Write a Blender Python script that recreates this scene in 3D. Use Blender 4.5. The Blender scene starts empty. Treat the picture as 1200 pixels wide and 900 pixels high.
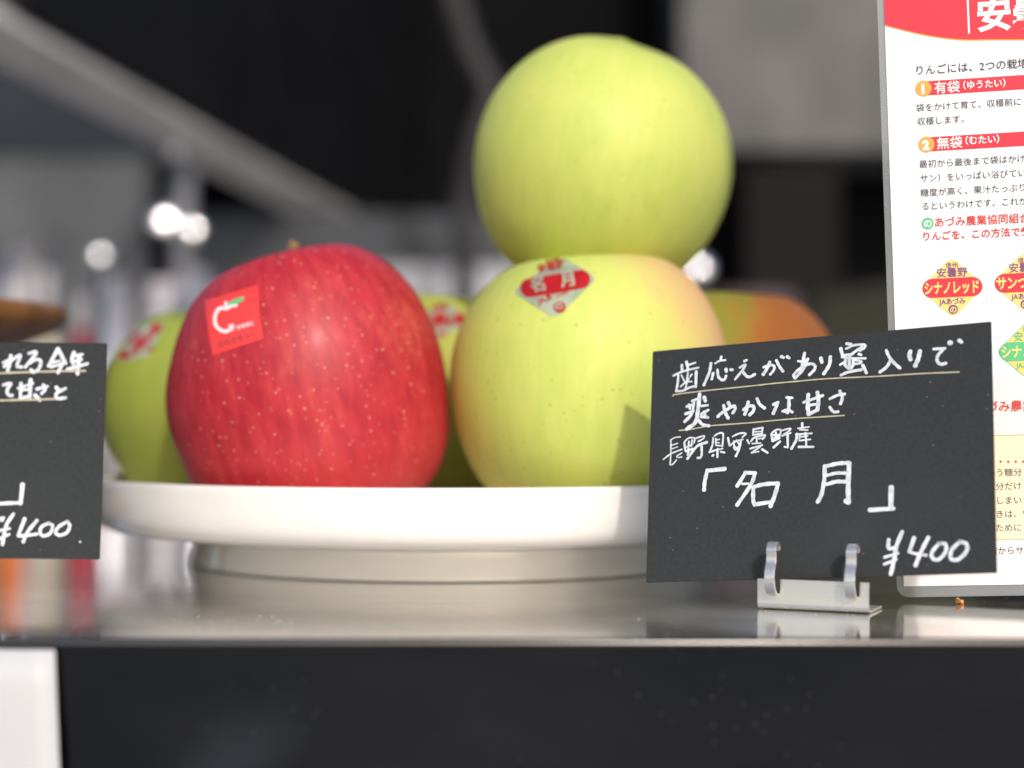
import bpy, bmesh, math, random
from mathutils import Vector, Matrix
from mathutils.bvhtree import BVHTree
random.seed(7)
R = math.radians
SC = bpy.context.scene
COL = SC.collection

# ------------------------------------------------------------------ camera, light, exposure
EYE, F = 0.048, 2000.0          # eye height over the ledge (m); focal length in photo pixels (1200 wide)
cd = bpy.data.cameras.new('camera')
cd.lens, cd.sensor_width, cd.shift_y = 60, 36, 0.0375
cd.clip_start, cd.clip_end = 0.02, 300
cd.dof.use_dof = True
cd.dof.focus_distance, cd.dof.aperture_fstop = 0.452, 5.1
cam = bpy.data.objects.new('camera', cd)
cam.location, cam.rotation_euler = (0, 0, EYE), (R(90), 0, 0)
COL.objects.link(cam)
SC.camera = cam

SUN = Vector((0.285, -0.958, 0.64)).normalized()
W = bpy.data.worlds.new('World')
SC.world = W
W.use_nodes = True
sky = W.node_tree.nodes.new('ShaderNodeTexSky')
sky.sky_type, sky.sun_disc = 'NISHITA', False
sky.air_density, sky.dust_density = 1.0, 2.6
sky.sun_elevation, sky.sun_rotation = math.asin(SUN.z), math.atan2(SUN.x, SUN.y)
W.node_tree.links.new(sky.outputs[0], W.node_tree.nodes['Background'].inputs[0])
W.node_tree.nodes['Background'].inputs[1].default_value = 0.15
sl = bpy.data.lights.new('sun', 'SUN')
sl.energy, sl.angle, sl.color = 2.0, R(2.5), (1, 0.965, 0.92)
sun = bpy.data.objects.new('sun', sl)
sun.rotation_euler = (-SUN).to_track_quat('-Z', 'Y').to_euler()
COL.objects.link(sun)
vs = SC.view_settings
vs.view_transform, vs.look, vs.exposure, vs.gamma = 'Standard', 'None', 0.13, 1.0
SC.cycles.use_denoising = True
SC.cycles.max_bounces = 10

# ------------------------------------------------------------------ helpers
def at(px, py, d):
    """a point of the place: photo pixel and distance along the view"""
    return Vector(((px - 600) / F * d, d, EYE - (py - 495) / F * d))

def link_mesh(name, bm, mat, parent=None, smooth=False, loc=None):
    me = bpy.data.meshes.new(name)
    if smooth:
        for f in bm.faces: f.smooth = True
    bm.to_mesh(me); bm.free()
    o = bpy.data.objects.new(name, me)
    if mat: me.materials.append(mat)
    COL.objects.link(o)
    if parent: o.parent = parent
    if loc is not None: o.location = loc
    return o

def tag(o, label, cat, group=None):
    o['label'], o['category'] = label, cat
    if group: o['group'] = group
    return o

def empty(name, loc, label, cat, group=None, rot=(0, 0, 0)):
    o = bpy.data.objects.new(name, None)
    o.location, o.rotation_euler = loc, rot
    o.empty_display_size = 0.02
    COL.objects.link(o)
    return tag(o, label, cat, group)

def box(bm, x0, x1, y0, y1, z0, z1, bev=0.0, seg=2):
    r = bmesh.ops.create_cube(bm, size=1)
    vv = r['verts']
    bmesh.ops.scale(bm, vec=(x1 - x0, y1 - y0, z1 - z0), verts=vv)
    bmesh.ops.translate(bm, vec=((x0 + x1) / 2, (y0 + y1) / 2, (z0 + z1) / 2), verts=vv)
    if bev:
        es = list({e for v in vv for e in v.link_edges})
        bmesh.ops.bevel(bm, geom=es, offset=bev, segments=seg, affect='EDGES', profile=0.5)
    return bm

def catmull(pts, n=6, closed=False):
    pts = [Vector(p) for p in pts]
    if len(pts) < 3: return pts
    out, N = [], len(pts)
    rng = N if closed else N - 1
    for i in range(rng):
        p1, p2 = pts[i], pts[(i + 1) % N]
        p0 = pts[i - 1] if (i > 0 or closed) else p1 * 2 - p2
        p3 = pts[(i + 2) % N] if (i + 2 < N or closed) else p2 * 2 - p1
        for k in range(n):
            t = k / n
            out.append(0.5 * ((2 * p1) + (p2 - p0) * t + (2 * p0 - 5 * p1 + 4 * p2 - p3) * t * t + (3 * p1 - p0 - 3 * p2 + p3) * t ** 3))
    if not closed: out.append(pts[-1])
    return out

def lathe(bm, prof, seg=96, center=(0, 0, 0)):
    cx, cy, cz = center
    rings = []
    for r, z in prof:
        if r < 1e-6: rings.append([bm.verts.new((cx, cy, cz + z))])
        else: rings.append([bm.verts.new((cx + r * math.cos(2 * math.pi * k / seg), cy + r * math.sin(2 * math.pi * k / seg), cz + z)) for k in range(seg)])
    for a, b in zip(rings, rings[1:]):
        for k in range(seg):
            k2 = (k + 1) % seg
            if len(a) == 1 and len(b) == 1: continue
            if len(a) == 1: bm.faces.new((a[0], b[k], b[k2]))
            elif len(b) == 1: bm.faces.new((a[k], a[k2], b[0]))
            else: bm.faces.new((a[k], a[k2], b[k2], b[k]))
    bmesh.ops.recalc_face_normals(bm, faces=bm.faces)
    return bm

def tube(bm, pts, rad, seg=16):
    pts = catmull(pts, 8)
    rs = rad if callable(rad) else (lambda t: rad)
    rings, n = [], len(pts)
    up = Vector((0.13, 0.31, 0.94)).normalized()
    for i, p in enumerate(pts):
        d = (pts[min(i + 1, n - 1)] - pts[max(i - 1, 0)]).normalized()
        a = d.cross(up).normalized(); b = d.cross(a).normalized()
        r = rs(i / (n - 1))
        rings.append([bm.verts.new(p + (a * math.cos(2 * math.pi * k / seg) + b * math.sin(2 * math.pi * k / seg)) * r) for k in range(seg)])
    for A, B in zip(rings, rings[1:]):
        for k in range(seg): bm.faces.new((A[k], A[(k + 1) % seg], B[(k + 1) % seg], B[k]))
    bm.faces.new(rings[0]); bm.faces.new(rings[-1])
    bmesh.ops.recalc_face_normals(bm, faces=bm.faces)
    return bm

# ------------------------------------------------------------------ materials
class NT:
    """short hand for building a node material"""
    def __init__(s, name):
        s.m = bpy.data.materials.new(name); s.m.use_nodes = True
        s.t = s.m.node_tree; s.b = s.t.nodes['Principled BSDF']
        s.out = s.t.nodes['Material Output']
    def n(s, kind, **kw):
        nd = s.t.nodes.new('ShaderNode' + kind)
        for k, v in kw.items():
            if k.startswith('i_'):
                key = k[2:]
                nd.inputs[int(key) if key.isdigit() else key.replace('_', ' ')].default_value = v
            else: setattr(nd, k, v)
        return nd
    def l(s, a, b): s.t.links.new(a, b)
    def math(s, op, a, b=None, c=None, clamp=False):
        nd = s.n('Math', operation=op, use_clamp=clamp)
        for i, v in enumerate((a, b, c)):
            if v is None: continue
            if isinstance(v, (int, float)): nd.inputs[i].default_value = v
            else: s.l(v, nd.inputs[i])
        return nd.outputs[0]
    def mix(s, fac, a, b):
        nd = s.n('Mix', data_type='RGBA')
        for i, v in ((0, fac), (6, a), (7, b)):
            if isinstance(v, (int, float)): nd.inputs[i].default_value = v
            elif isinstance(v, tuple): nd.inputs[i].default_value = (*v, 1)[:4]
            else: s.l(v, nd.inputs[i])
        return nd.outputs[2]
    def ramp(s, v, stops):
        nd = s.n('ValToRGB'); e = nd.color_ramp.elements
        while len(e) < len(stops): e.new(0.5)
        for el, (p, c) in zip(e, stops): el.position, el.color = p, (*c, 1)
        s.l(v, nd.inputs[0]); return nd.outputs[0]
    def rng(s, v, a, b, c=0.0, d=1.0, smooth=True):
        nd = s.n('MapRange', interpolation_type='SMOOTHSTEP' if smooth else 'LINEAR')
        s.l(v, nd.inputs[0])
        for i, x in zip((1, 2, 3, 4), (a, b, c, d)): nd.inputs[i].default_value = x
        return nd.outputs[0]
    def obj(s): return s.n('TexCoord').outputs['Object']
    def noise(s, vec, scale, detail=4, rough=0.55):
        nd = s.n('TexNoise'); s.l(vec, nd.inputs['Vector'])
        nd.inputs['Scale'].default_value, nd.inputs['Detail'].default_value, nd.inputs['Roughness'].default_value = scale, detail, rough
        return nd.outputs[0]
    def mapped(s, vec, scale=(1, 1, 1), loc=(0, 0, 0)):
        nd = s.n('Mapping'); s.l(vec, nd.inputs[0]); nd.inputs['Scale'].default_value = scale; nd.inputs['Location'].default_value = loc
        return nd.outputs[0]
    def bump(s, h, strength, dist):
        nd = s.n('Bump'); nd.inputs['Strength'].default_value = strength; nd.inputs['Distance'].default_value = dist
        s.l(h, nd.inputs['Height']); s.l(nd.outputs[0], s.b.inputs['Normal'])
    def col(s, v):
        if isinstance(v, tuple): s.b.inputs['Base Color'].default_value = (*v, 1)
        else: s.l(v, s.b.inputs['Base Color'])
    def set(s, **kw):
        for k, v in kw.items():
            i = s.b.inputs[k.replace('_', ' ')]
            if isinstance(v, (int, float, tuple)): i.default_value = v
            else: s.l(v, i)

def plain(name, c, rough=0.5, metal=0.0, var=0.12, scale=40.0, coat=0.0, spec=0.5):
    t = NT(name); o = t.obj()
    f = t.noise(o, scale, 5)
    t.col(t.mix(t.rng(f, 0.3, 0.7), tuple(x * (1 - var) for x in c), tuple(min(1, x * (1 + var)) for x in c)))
    t.set(Roughness=t.rng(f, 0.2, 0.8, rough * 0.85, min(1, rough * 1.15)), Metallic=metal, Coat_Weight=coat, Specular_IOR_Level=spec)
    return t.m

def apple_mat(name, kind, blush_rimlight=None, tone=None):
    """kind 'red' or 'green'; blush = (direction, start, end, colour, strength)"""
    t = NT(name); o = t.obj()
    sp = t.n('SeparateXYZ'); t.l(o, sp.inputs[0])
    cb = t.n('CombineXYZ'); t.l(sp.outputs[0], cb.inputs[0]); t.l(sp.outputs[1], cb.inputs[1])
    nrm = t.n('VectorMath', operation='NORMALIZE'); t.l(cb.outputs[0], nrm.inputs[0])
    add = t.n('VectorMath', operation='ADD'); t.l(nrm.outputs[0], add.inputs[0])
    sc = t.n('VectorMath', operation='MULTIPLY'); t.l(o, sc.inputs[0]); sc.inputs[1].default_value = (7, 7, 9)
    t.l(sc.outputs[0], add.inputs[1])
    mer = add.outputs[0]                                   # runs along the meridians: skin streaks
    streak = t.noise(mer, 9.0, 6, 0.62)
    fine = t.noise(mer, 34.0, 4, 0.6)
    patch = t.noise(o, 38.0, 3, 0.5)
    dn = t.n('VectorMath', operation='NORMALIZE'); t.l(o, dn.inputs[0])
    def lent(scale, thr, seedloc):
        v = t.n('TexVoronoi', feature='F1'); t.l(t.mapped(o, (1, 1, 1), seedloc), v.inputs['Vector'])
        v.inputs['Scale'].default_value = scale
        return t.rng(v.outputs['Distance'], thr * 0.45, thr, 1.0, 0.0)
    if kind == 'red':
        base = t.ramp(streak, [(0.15, (0.23, 0.006, 0.018)), (0.42, (0.38, 0.013, 0.026)), (0.62, (0.48, 0.028, 0.036)), (0.9, (0.58, 0.095, 0.065))])
        base = t.mix(t.rng(fine, 0.5, 0.8, 0, 0.22), base, (0.50, 0.06, 0.05))
        low = t.rng(sp.outputs[2], -0.002, -0.036, 0, 0.55)
        base = t.mix(t.math('MULTIPLY', low, t.rng(patch, 0.3, 0.7, 0.5, 1)), base, (0.66, 0.066, 0.064))
        yel = t.math('MULTIPLY', t.rng(patch, 0.55, 0.78), t.rng(fine, 0.35, 0.7))
        base = t.mix(t.math('MULTIPLY', yel, 0.40), base, (0.68, 0.22, 0.09))
        cav = t.n('VectorMath', operation='LENGTH'); t.l(cb.outputs[0], cav.inputs[0])
        top = t.math('MULTIPLY', t.rng(cav.outputs['Value'], 0.018, 0.004), t.rng(sp.outputs[2], 0.0, 0.01))
        base = t.mix(t.math('MULTIPLY', top, 0.6), base, (0.60, 0.38, 0.12))
        dots = t.math('MAXIMUM', t.math('MAXIMUM', lent(265, 0.125, (0, 0, 0)), lent(290, 0.115, (0.9, 0.4, 0.2))), t.math('MULTIPLY', lent(360, 0.115, (0.3, 0.1, 0.7)), 0.7))
        base = t.mix(t.math('MULTIPLY', dots, 0.75), base, (0.72, 0.40, 0.25))
        t.set(Roughness=t.rng(patch, 0.3, 0.7, 0.44, 0.54))
    else:
        base = t.ramp(streak, [(0.15, (0.45, 0.55, 0.095)), (0.46, (0.52, 0.595, 0.120)), (0.6, (0.56, 0.61, 0.135)), (0.9, (0.61, 0.635, 0.17))])
        base = t.mix(t.rng(patch, 0.42, 0.7, 0, 0.55), base, (0.64, 0.63, 0.15))
        base = t.mix(t.rng(fine, 0.55, 0.8, 0, 0.12), base, (0.68, 0.66, 0.20))
        cav = t.n('VectorMath', operation='LENGTH'); t.l(cb.outputs[0], cav.inputs[0])
        base = t.mix(t.math('MULTIPLY', t.rng(cav.outputs['Value'], 0.022, 0.006), 0.5), base, (0.33, 0.40, 0.05))
        if blush_rimlight:
            d, a, b_, c, k = blush_rimlight
            dp = t.n('VectorMath', operation='DOT_PRODUCT'); t.l(dn.outputs[0], dp.inputs[0]); dp.inputs[1].default_value = Vector(d).normalized()
            wob = t.math('ADD', dp.outputs['Value'], t.math('MULTIPLY', t.math('SUBTRACT', streak, 0.5), 0.55))
            base = t.mix(t.rng(wob, a, b_, 0, k), base, c)
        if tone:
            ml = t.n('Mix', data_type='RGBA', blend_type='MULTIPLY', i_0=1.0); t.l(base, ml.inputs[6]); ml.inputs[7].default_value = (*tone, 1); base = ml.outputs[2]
        dots = t.math('MAXIMUM', lent(200, 0.12, (0, 0, 0)), lent(250, 0.11, (0.3, 0.1, 0.7)))
        base = t.mix(t.math('MULTIPLY', dots, 0.55), base, (0.20, 0.22, 0.04))
        t.set(Roughness=t.rng(patch, 0.3, 0.7, 0.50, 0.58))
    t.col(base)
    t.set(Specular_IOR_Level=0.38, Coat_Weight=0.08 if kind == 'red' else 0.0, Coat_Roughness=0.25, Subsurface_Weight=0.12, Subsurface_Radius=(1.0, 0.5, 0.2), Subsurface_Scale=0.003)
    t.bump(t.math('ADD', t.noise(o, 70, 3), t.math('MULTIPLY', fine, 0.2)), 0.12, 0.0012)
    return t.m

def steel(name, base, r0, r1, dust=0.0, brush=(2, 90, 90), specks=0.75, dust_col=(0.50, 0.47, 0.40)):
    t = NT(name); o = t.obj()
    br = t.noise(t.mapped(o, brush), 14, 5, 0.6)
    smear = t.noise(t.mapped(o, (1.0, 2.2, 2.2)), 9, 4, 0.6)
    t.col(t.mix(t.rng(smear, 0.3, 0.75), tuple(x * 0.9 for x in base), base))
    r = t.math('ADD', t.rng(br, 0.25, 0.75, r0, r1), t.rng(smear, 0.52, 0.75, 0, 0.09))
    t.set(Metallic=1.0, Roughness=r)
    t.bump(br, 0.02, 0.0004)
    if dust:
        df = t.n('BsdfDiffuse'); df.inputs[0].default_value = (*dust_col, 1)
        v = t.n('TexVoronoi', feature='F1'); t.l(o, v.inputs['Vector']); v.inputs['Scale'].default_value = 420
        where = t.rng(t.noise(o, 16, 3), 0.48, 0.68)
        rnd = t.n('SeparateColor'); t.l(v.outputs['Color'], rnd.inputs[0])
        speck = t.math('MULTIPLY', t.rng(v.outputs['Distance'], 0.10, 0.20, 1, 0), t.math('GREATER_THAN', rnd.outputs[0], 0.45))
        film = t.math('MULTIPLY', t.rng(smear, 0.35, 0.75, 0.25, 1.0), dust)
        fac = t.math('ADD', film, t.math('MULTIPLY', t.math('MULTIPLY', speck, where), specks), clamp=True)
        mx = t.n('MixShader'); t.l(fac, mx.inputs[0]); t.l(t.b.outputs[0], mx.inputs[1]); t.l(df.outputs[0], mx.inputs[2])
        t.l(mx.outputs[0], t.out.inputs[0])
    return t.m

def card_mat():
    t = NT('black_card'); o = t.obj()
    f = t.noise(o, 900, 4); g = t.noise(o, 30, 3)
    v = t.n('TexVoronoi', feature='F1'); t.l(o, v.inputs['Vector']); v.inputs['Scale'].default_value = 330
    rnd = t.n('SeparateColor'); t.l(v.outputs['Color'], rnd.inputs[0])
    speck = t.math('MULTIPLY', t.rng(v.outputs['Distance'], 0.03, 0.10, 1, 0), t.math('GREATER_THAN', rnd.outputs[1], 0.72))
    c = t.mix(t.rng(f, 0.3, 0.7), (0.026, 0.029, 0.031), (0.033, 0.036, 0.038))
    c = t.mix(t.rng(g, 0.5, 0.75, 0, 0.3), c, (0.046, 0.049, 0.051))
    c = t.mix(t.math('MULTIPLY', speck, 0.4), c, (0.3, 0.3, 0.3))
    t.col(c); t.set(Roughness=0.85, Specular_IOR_Level=0.25)
    t.bump(f, 0.12, 0.0002)
    return t.m

def ink_mat(name, c, v=0.12):
    t = NT(name); f = t.noise(t.obj(), 520, 5)
    t.col(t.mix(t.rng(f, 0.3, 0.7), tuple(x * (1 - v) for x in c), c)); t.set(Roughness=0.6)
    return t.m

M = dict(
    ledge=steel('polished_steel', (0.86, 0.845, 0.82), 0.06, 0.12, dust=0.17),
    lip=steel('lip_steel', (0.15, 0.143, 0.135), 0.22, 0.32, dust=0.015),
    front=steel('brushed_dark_steel', (0.040, 0.043, 0.050), 0.035, 0.07, dust=0.016, brush=(1, 1, 60), specks=0.07),
    clip=steel('satin_nickel', (0.88, 0.84, 0.79), 0.20, 0.30, dust=0.5, brush=(12, 3, 3), specks=0.0, dust_col=(0.80, 0.765, 0.72)),
    hook=steel('bright_nickel', (0.92, 0.86, 0.78), 0.14, 0.22, dust=0.34, brush=(8, 8, 8), specks=0.0, dust_col=(0.80, 0.76, 0.70)),
    card=card_mat(),
    chalk=ink_mat('white_marker', (0.74, 0.77, 0.84), 0.34),
    gold=ink_mat('gold_line', (0.52, 0.47, 0.32), 0.25),
    ceramic=plain('white_glaze', (0.81, 0.775, 0.72), 0.16, var=0.02, scale=25, coat=0.5),
    stem=plain('apple_stem', (0.22, 0.13, 0.05), 0.8, var=0.4, scale=500),
    paper=plain('printed_paper', (0.85, 0.84, 0.85), 0.35, var=0.01),
    red_ink=ink_mat('red_print', (0.72, 0.022, 0.045), 0.05),
    red_text=ink_mat('red_lettering', (0.68, 0.035, 0.025), 0.05),
    orange_ink=ink_mat('orange_print', (0.85, 0.36, 0.06), 0.05),
    black_ink=ink_mat('black_lettering', (0.06, 0.06, 0.065), 0.1),
    grey_ink=ink_mat('grey_lettering', (0.05, 0.05, 0.055), 0.1),
    white_ink=ink_mat('white_lettering', (0.86, 0.85, 0.83), 0.03),
    yellow_ink=ink_mat('yellow_print', (0.83, 0.66, 0.20), 0.05),
    purple_ink=ink_mat('purple_lettering', (0.22, 0.05, 0.24), 0.1),
    green_ink=ink_mat('green_print', (0.10, 0.52, 0.22), 0.05),
    cream_ink=ink_mat('cream_print', (0.85, 0.74, 0.52), 0.03),
    pink_ink=ink_mat('pale_pink_print', (0.84, 0.76, 0.74), 0.03),
    sticker_red=plain('coral_sticker', (0.80, 0.050, 0.048), 0.4, var=0.04),
    sticker_silver=plain('silver_green_sticker', (0.44, 0.47, 0.33), 0.28, metal=0.25, var=0.15, scale=120, coat=0.5),
    sticker_band=plain('red_band_print', (0.42, 0.006, 0.005), 0.3, var=0.1, scale=90, coat=0.3),
    dark_wall=plain('dark_wall_paint', (0.0045, 0.0045, 0.0055), 0.8, var=0.5, scale=2.2, spec=0.06),
)

def laminate_mat():
    t = NT('clear_laminate'); f = t.noise(t.obj(), 60, 3)
    t.set(Base_Color=(0.62, 0.65, 0.67, 1), Roughness=t.rng(f, 0.3, 0.7, 0.10, 0.18), Alpha=0.20, Specular_IOR_Level=0.6)
    return t.m
M['laminate'] = laminate_mat()

# ------------------------------------------------------------------ flat lettering helpers
class Plane:
    """a flat sheet standing in the place: origin at its lower left corner, u to the right, v up"""
    def __init__(s, px, py, d, yaw, tilt, roll):
        s.o = at(px, py, d)
        rot = Matrix.Rotation(yaw, 3, 'Z') @ Matrix.Rotation(tilt, 3, 'X') @ Matrix.Rotation(roll, 3, 'Y')
        s.rot = rot; s.u, s.n, s.v = rot @ Vector((1, 0, 0)), rot @ Vector((0, -1, 0)), rot @ Vector((0, 0, 1))
    def uv(s, px, py):
        e = Vector((0, 0, EYE)); d = at(px, py, 1.0) - e
        k = (s.o - e).dot(s.n) / d.dot(s.n)
        q = e + d * k - s.o
        return q.dot(s.u), q.dot(s.v)
    def place(s, o):
        o.matrix_world = Matrix.Translation(s.o) @ s.rot.to_4x4()
    def scale(s, px, py):
        a, b = s.uv(px - 5, py), s.uv(px + 5, py)
        return math.hypot(a[0] - b[0], a[1] - b[1]) / 10

def L(u, v, h=0.0): return Vector((u, -h, v))      # local point of a sheet: h stands off its front

_lift = [0]
def ribbon(bm, pts, w, h, put):
    """one pen stroke with round ends; pts in 2-D, put() carries them onto the sheet"""
    p = [Vector((*q, 0)) for q in pts]
    if len(p) > 2: p = catmull(p, 5)
    q = [p[0]]
    for a in p[1:]:
        if (a - q[-1]).length > w * 0.06: q.append(a)
    if len(q) < 2: q.append(q[0] + Vector((w * 0.1, 0, 0)))
    p = q
    n = len(p); _lift[0] = (_lift[0] + 1) % 40; hh = h + _lift[0] * 1.5e-6
    left, right = [], []
    for i in range(n):
        d = (p[min(i + 1, n - 1)] - p[max(i - 1, 0)])
        if d.length < 1e-9: d = Vector((1, 0, 0))
        d.normalize(); s = Vector((-d.y, d.x, 0)); ww = w / 2 * (1 + 0.10 * math.sin(i * 1.7 + len(pts) + p[0].x))
        left.append(p[i] + s * ww); right.append(p[i] - s * ww)
    V = lambda a: bm.verts.new(put(a.x, a.y, hh))
    lv, rv = [V(a) for a in left], [V(a) for a in right]
    for i in range(n - 1):
        bm.faces.new((lv[i], lv[i + 1], rv[i + 1], rv[i]))
    for i, sgn in ((0, -1), (n - 1, 1)):
        d = p[1] - p[0] if i == 0 else p[-1] - p[-2]
        d.normalize(); c = p[i]; r = (left[i] - right[i]).length / 2
        s = (left[i] - c).normalized()
        arc = [V(c + (s * math.cos(k * math.pi / 7) + d * sgn * math.sin(k * math.pi / 7)) * r) for k in range(1, 7)]
        try: bm.faces.new([lv[i]] + arc + [rv[i]])
        except ValueError: pass

_tc = {}
def glyphs(body, bold=0.0):
    """outline text as 2-D triangles at size 1, baseline at 0 (CJK comes from Blender's own fallback font)"""
    key = (body, bold)
    if key not in _tc:
        c = bpy.data.curves.new('lettering', 'FONT'); c.body, c.size, c.offset, c.resolution_u = body, 1.0, bold, 3
        o = bpy.data.objects.new('lettering', c); COL.objects.link(o)
        dg = bpy.context.evaluated_depsgraph_get(); dg.update()
        me = bpy.data.meshes.new_from_object(o.evaluated_get(dg))
        _tc[key] = ([(v.co.x, v.co.y) for v in me.vertices], [tuple(f.vertices) for f in me.polygons])
        bpy.data.objects.remove(o); bpy.data.curves.remove(c); bpy.data.meshes.remove(me)
    return _tc[key]

def add_text(bm, body, put, bold=0.0, sx=1.0):
    """put(x, y) carries text space (size 1) to 3-D"""
    vs, fs = glyphs(body, bold)
    v = [bm.verts.new(put(x * sx, y)) for x, y in vs]
    for f in fs:
        try: bm.faces.new([v[i] for i in f])
        except ValueError: pass

def add_poly(bm, pts):
    bm.faces.new([bm.verts.new(p) for p in pts])

def round_poly(pts, r, n=5):
    """corners of a 2-D polygon rounded with radius-like cut r"""
    out, N = [], len(pts)
    for i in range(N):
        a, b, c = Vector(pts[i - 1]), Vector(pts[i]), Vector(pts[(i + 1) % N])
        p, q = b + (a - b).normalized() * r, b + (c - b).normalized() * r
        for k in range(n + 1):
            t = k / n
            out.append(p * (1 - t) ** 2 + b * 2 * t * (1 - t) + q * t * t)
    return [(v.x, v.y) for v in out]

def slab(bm, outline, h0, h1):
    """thick sheet: outline in (u, v), from h0 (back) to h1 (front)"""
    a = [bm.verts.new(L(u, v, h0)) for u, v in outline]; b = [bm.verts.new(L(u, v, h1)) for u, v in outline]
    bm.faces.new(a); bm.faces.new(b)
    for i in range(len(a)): bm.faces.new((a[i], a[i - 1], b[i - 1], b[i]))
    bmesh.ops.recalc_face_normals(bm, faces=bm.faces)

# ------------------------------------------------------------------ setting: ground, wall behind, counter
def sheet(name, x0, x1, y0, y1, z, mat):
    bm = bmesh.new(); add_poly(bm, [(x0, y0, z), (x1, y0, z), (x1, y1, z), (x0, y1, z)])
    o = link_mesh(name, bm, mat); o['kind'] = 'structure'; return o
sheet('ground', -40, 40, -40, 40, -1.02, plain('pale_paving', (0.36, 0.355, 0.345), 0.95, var=0.3, scale=6, spec=0.1))
sheet('reflected_slab', -1.02, -0.74, -5.35, -3.0, -1.016, plain('slab_white', (0.80, 0.80, 0.78), 0.9, var=0.05, scale=5, spec=0.1))  # unseen white slab, added to put a pale reflection in the counter front
bm = box(bmesh.new(), -2.6, 2.6, 2.42, 2.5, -1.02, 0.80)
tag(link_mesh('back_wall', bm, M['dark_wall']), 'dark wall at the back of the stall, out of focus', 'wall')

LEDGE_Y0, LEDGE_Y1 = 0.379, 0.86
counter = empty('counter', (0, 0.62, 0), 'polished steel counter ledge with a dark brushed front, carrying the plate', 'counter')
def ledge_profile():
    y0, r = LEDGE_Y0 - 0.62, 0.0013
    pts = [(LEDGE_Y1 - 0.62, 0.0)]
    for k in range(9):
        a = math.pi / 2 * (1 + k / 8)
        pts.append((y0 + r + r * math.cos(a), -r + r * math.sin(a)))
    pts += [(y0 + 0.0003, -0.0016), (LEDGE_Y1 - 0.62, -0.0016)]
    return pts
bm = bmesh.new()
pr = ledge_profile()
A = [bm.verts.new((-0.75, y, z)) for y, z in pr]; B = [bm.verts.new((0.75, y, z)) for y, z in pr]
for i in range(len(pr)): bm.faces.new((A[i - 1], A[i], B[i], B[i - 1]))
bm.faces.new(A); bm.faces.new(B); bmesh.ops.recalc_face_normals(bm, faces=bm.faces)
for f in bm.faces: f.smooth = 0.05 < abs(f.normal.y) < 0.98 or False
for f in bm.faces:
    if abs(f.normal.x) < 0.5 and f.calc_center_median().y < LEDGE_Y0 - 0.62 + 0.0012: f.material_index = 1
lt = link_mesh('ledge_top', bm, M['ledge'], counter); lt.data.materials.append(M['lip'])
bm = box(bmesh.new(), -0.748, 0.748, LEDGE_Y0 - 0.62 + 0.0003, LEDGE_Y1 - 0.625, -1.02, -0.0016)
link_mesh('front_panel', bm, M['front'], counter)

# ------------------------------------------------------------------ footed plate
PC = Vector((-0.021, 0.60, 0.0))
plate = empty('footed_plate', PC, 'white glazed footed plate holding the pile of apples', 'plate')
prof = [(0.0, 0.0155), (0.05, 0.0155), (0.095, 0.0160), (0.110, 0.0185), (0.1180, 0.0240), (0.1207, 0.0285), (0.1222, 0.0297), (0.1236, 0.0291),
        (0.1239, 0.0265), (0.1234, 0.0205), (0.1219, 0.0160), (0.1190, 0.0132), (0.1150, 0.0119), (0.105, 0.0110), (0.0955, 0.0104), (0.088, 0.0100), (0.0, 0.0100)]
sm = [(max(0, p.x), p.y) for p in catmull([(r, z, 0) for r, z in prof], 5)]
sm[-1] = (0.0, sm[-1][1]); sm[0] = (0.0, sm[0][1])
link_mesh('dish', lathe(bmesh.new(), sm, 160), M['ceramic'], plate, smooth=True)
prof = [(0.0800, 0.0100), (0.0925, 0.01035), (0.0893, 0.0095), (0.0891, 0.0070), (0.0900, 0.0030), (0.0905, 0.0010), (0.0898, 0.0002), (0.0850, 0.0002), (0.0838, 0.0020), (0.0815, 0.0090), (0.0800, 0.0100)]
sm = [(p.x, p.y) for p in catmull([(r, z, 0) for r, z in prof], 5)]
link_mesh('foot', lathe(bmesh.new(), sm, 160), M['ceramic'], plate, smooth=True)

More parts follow.
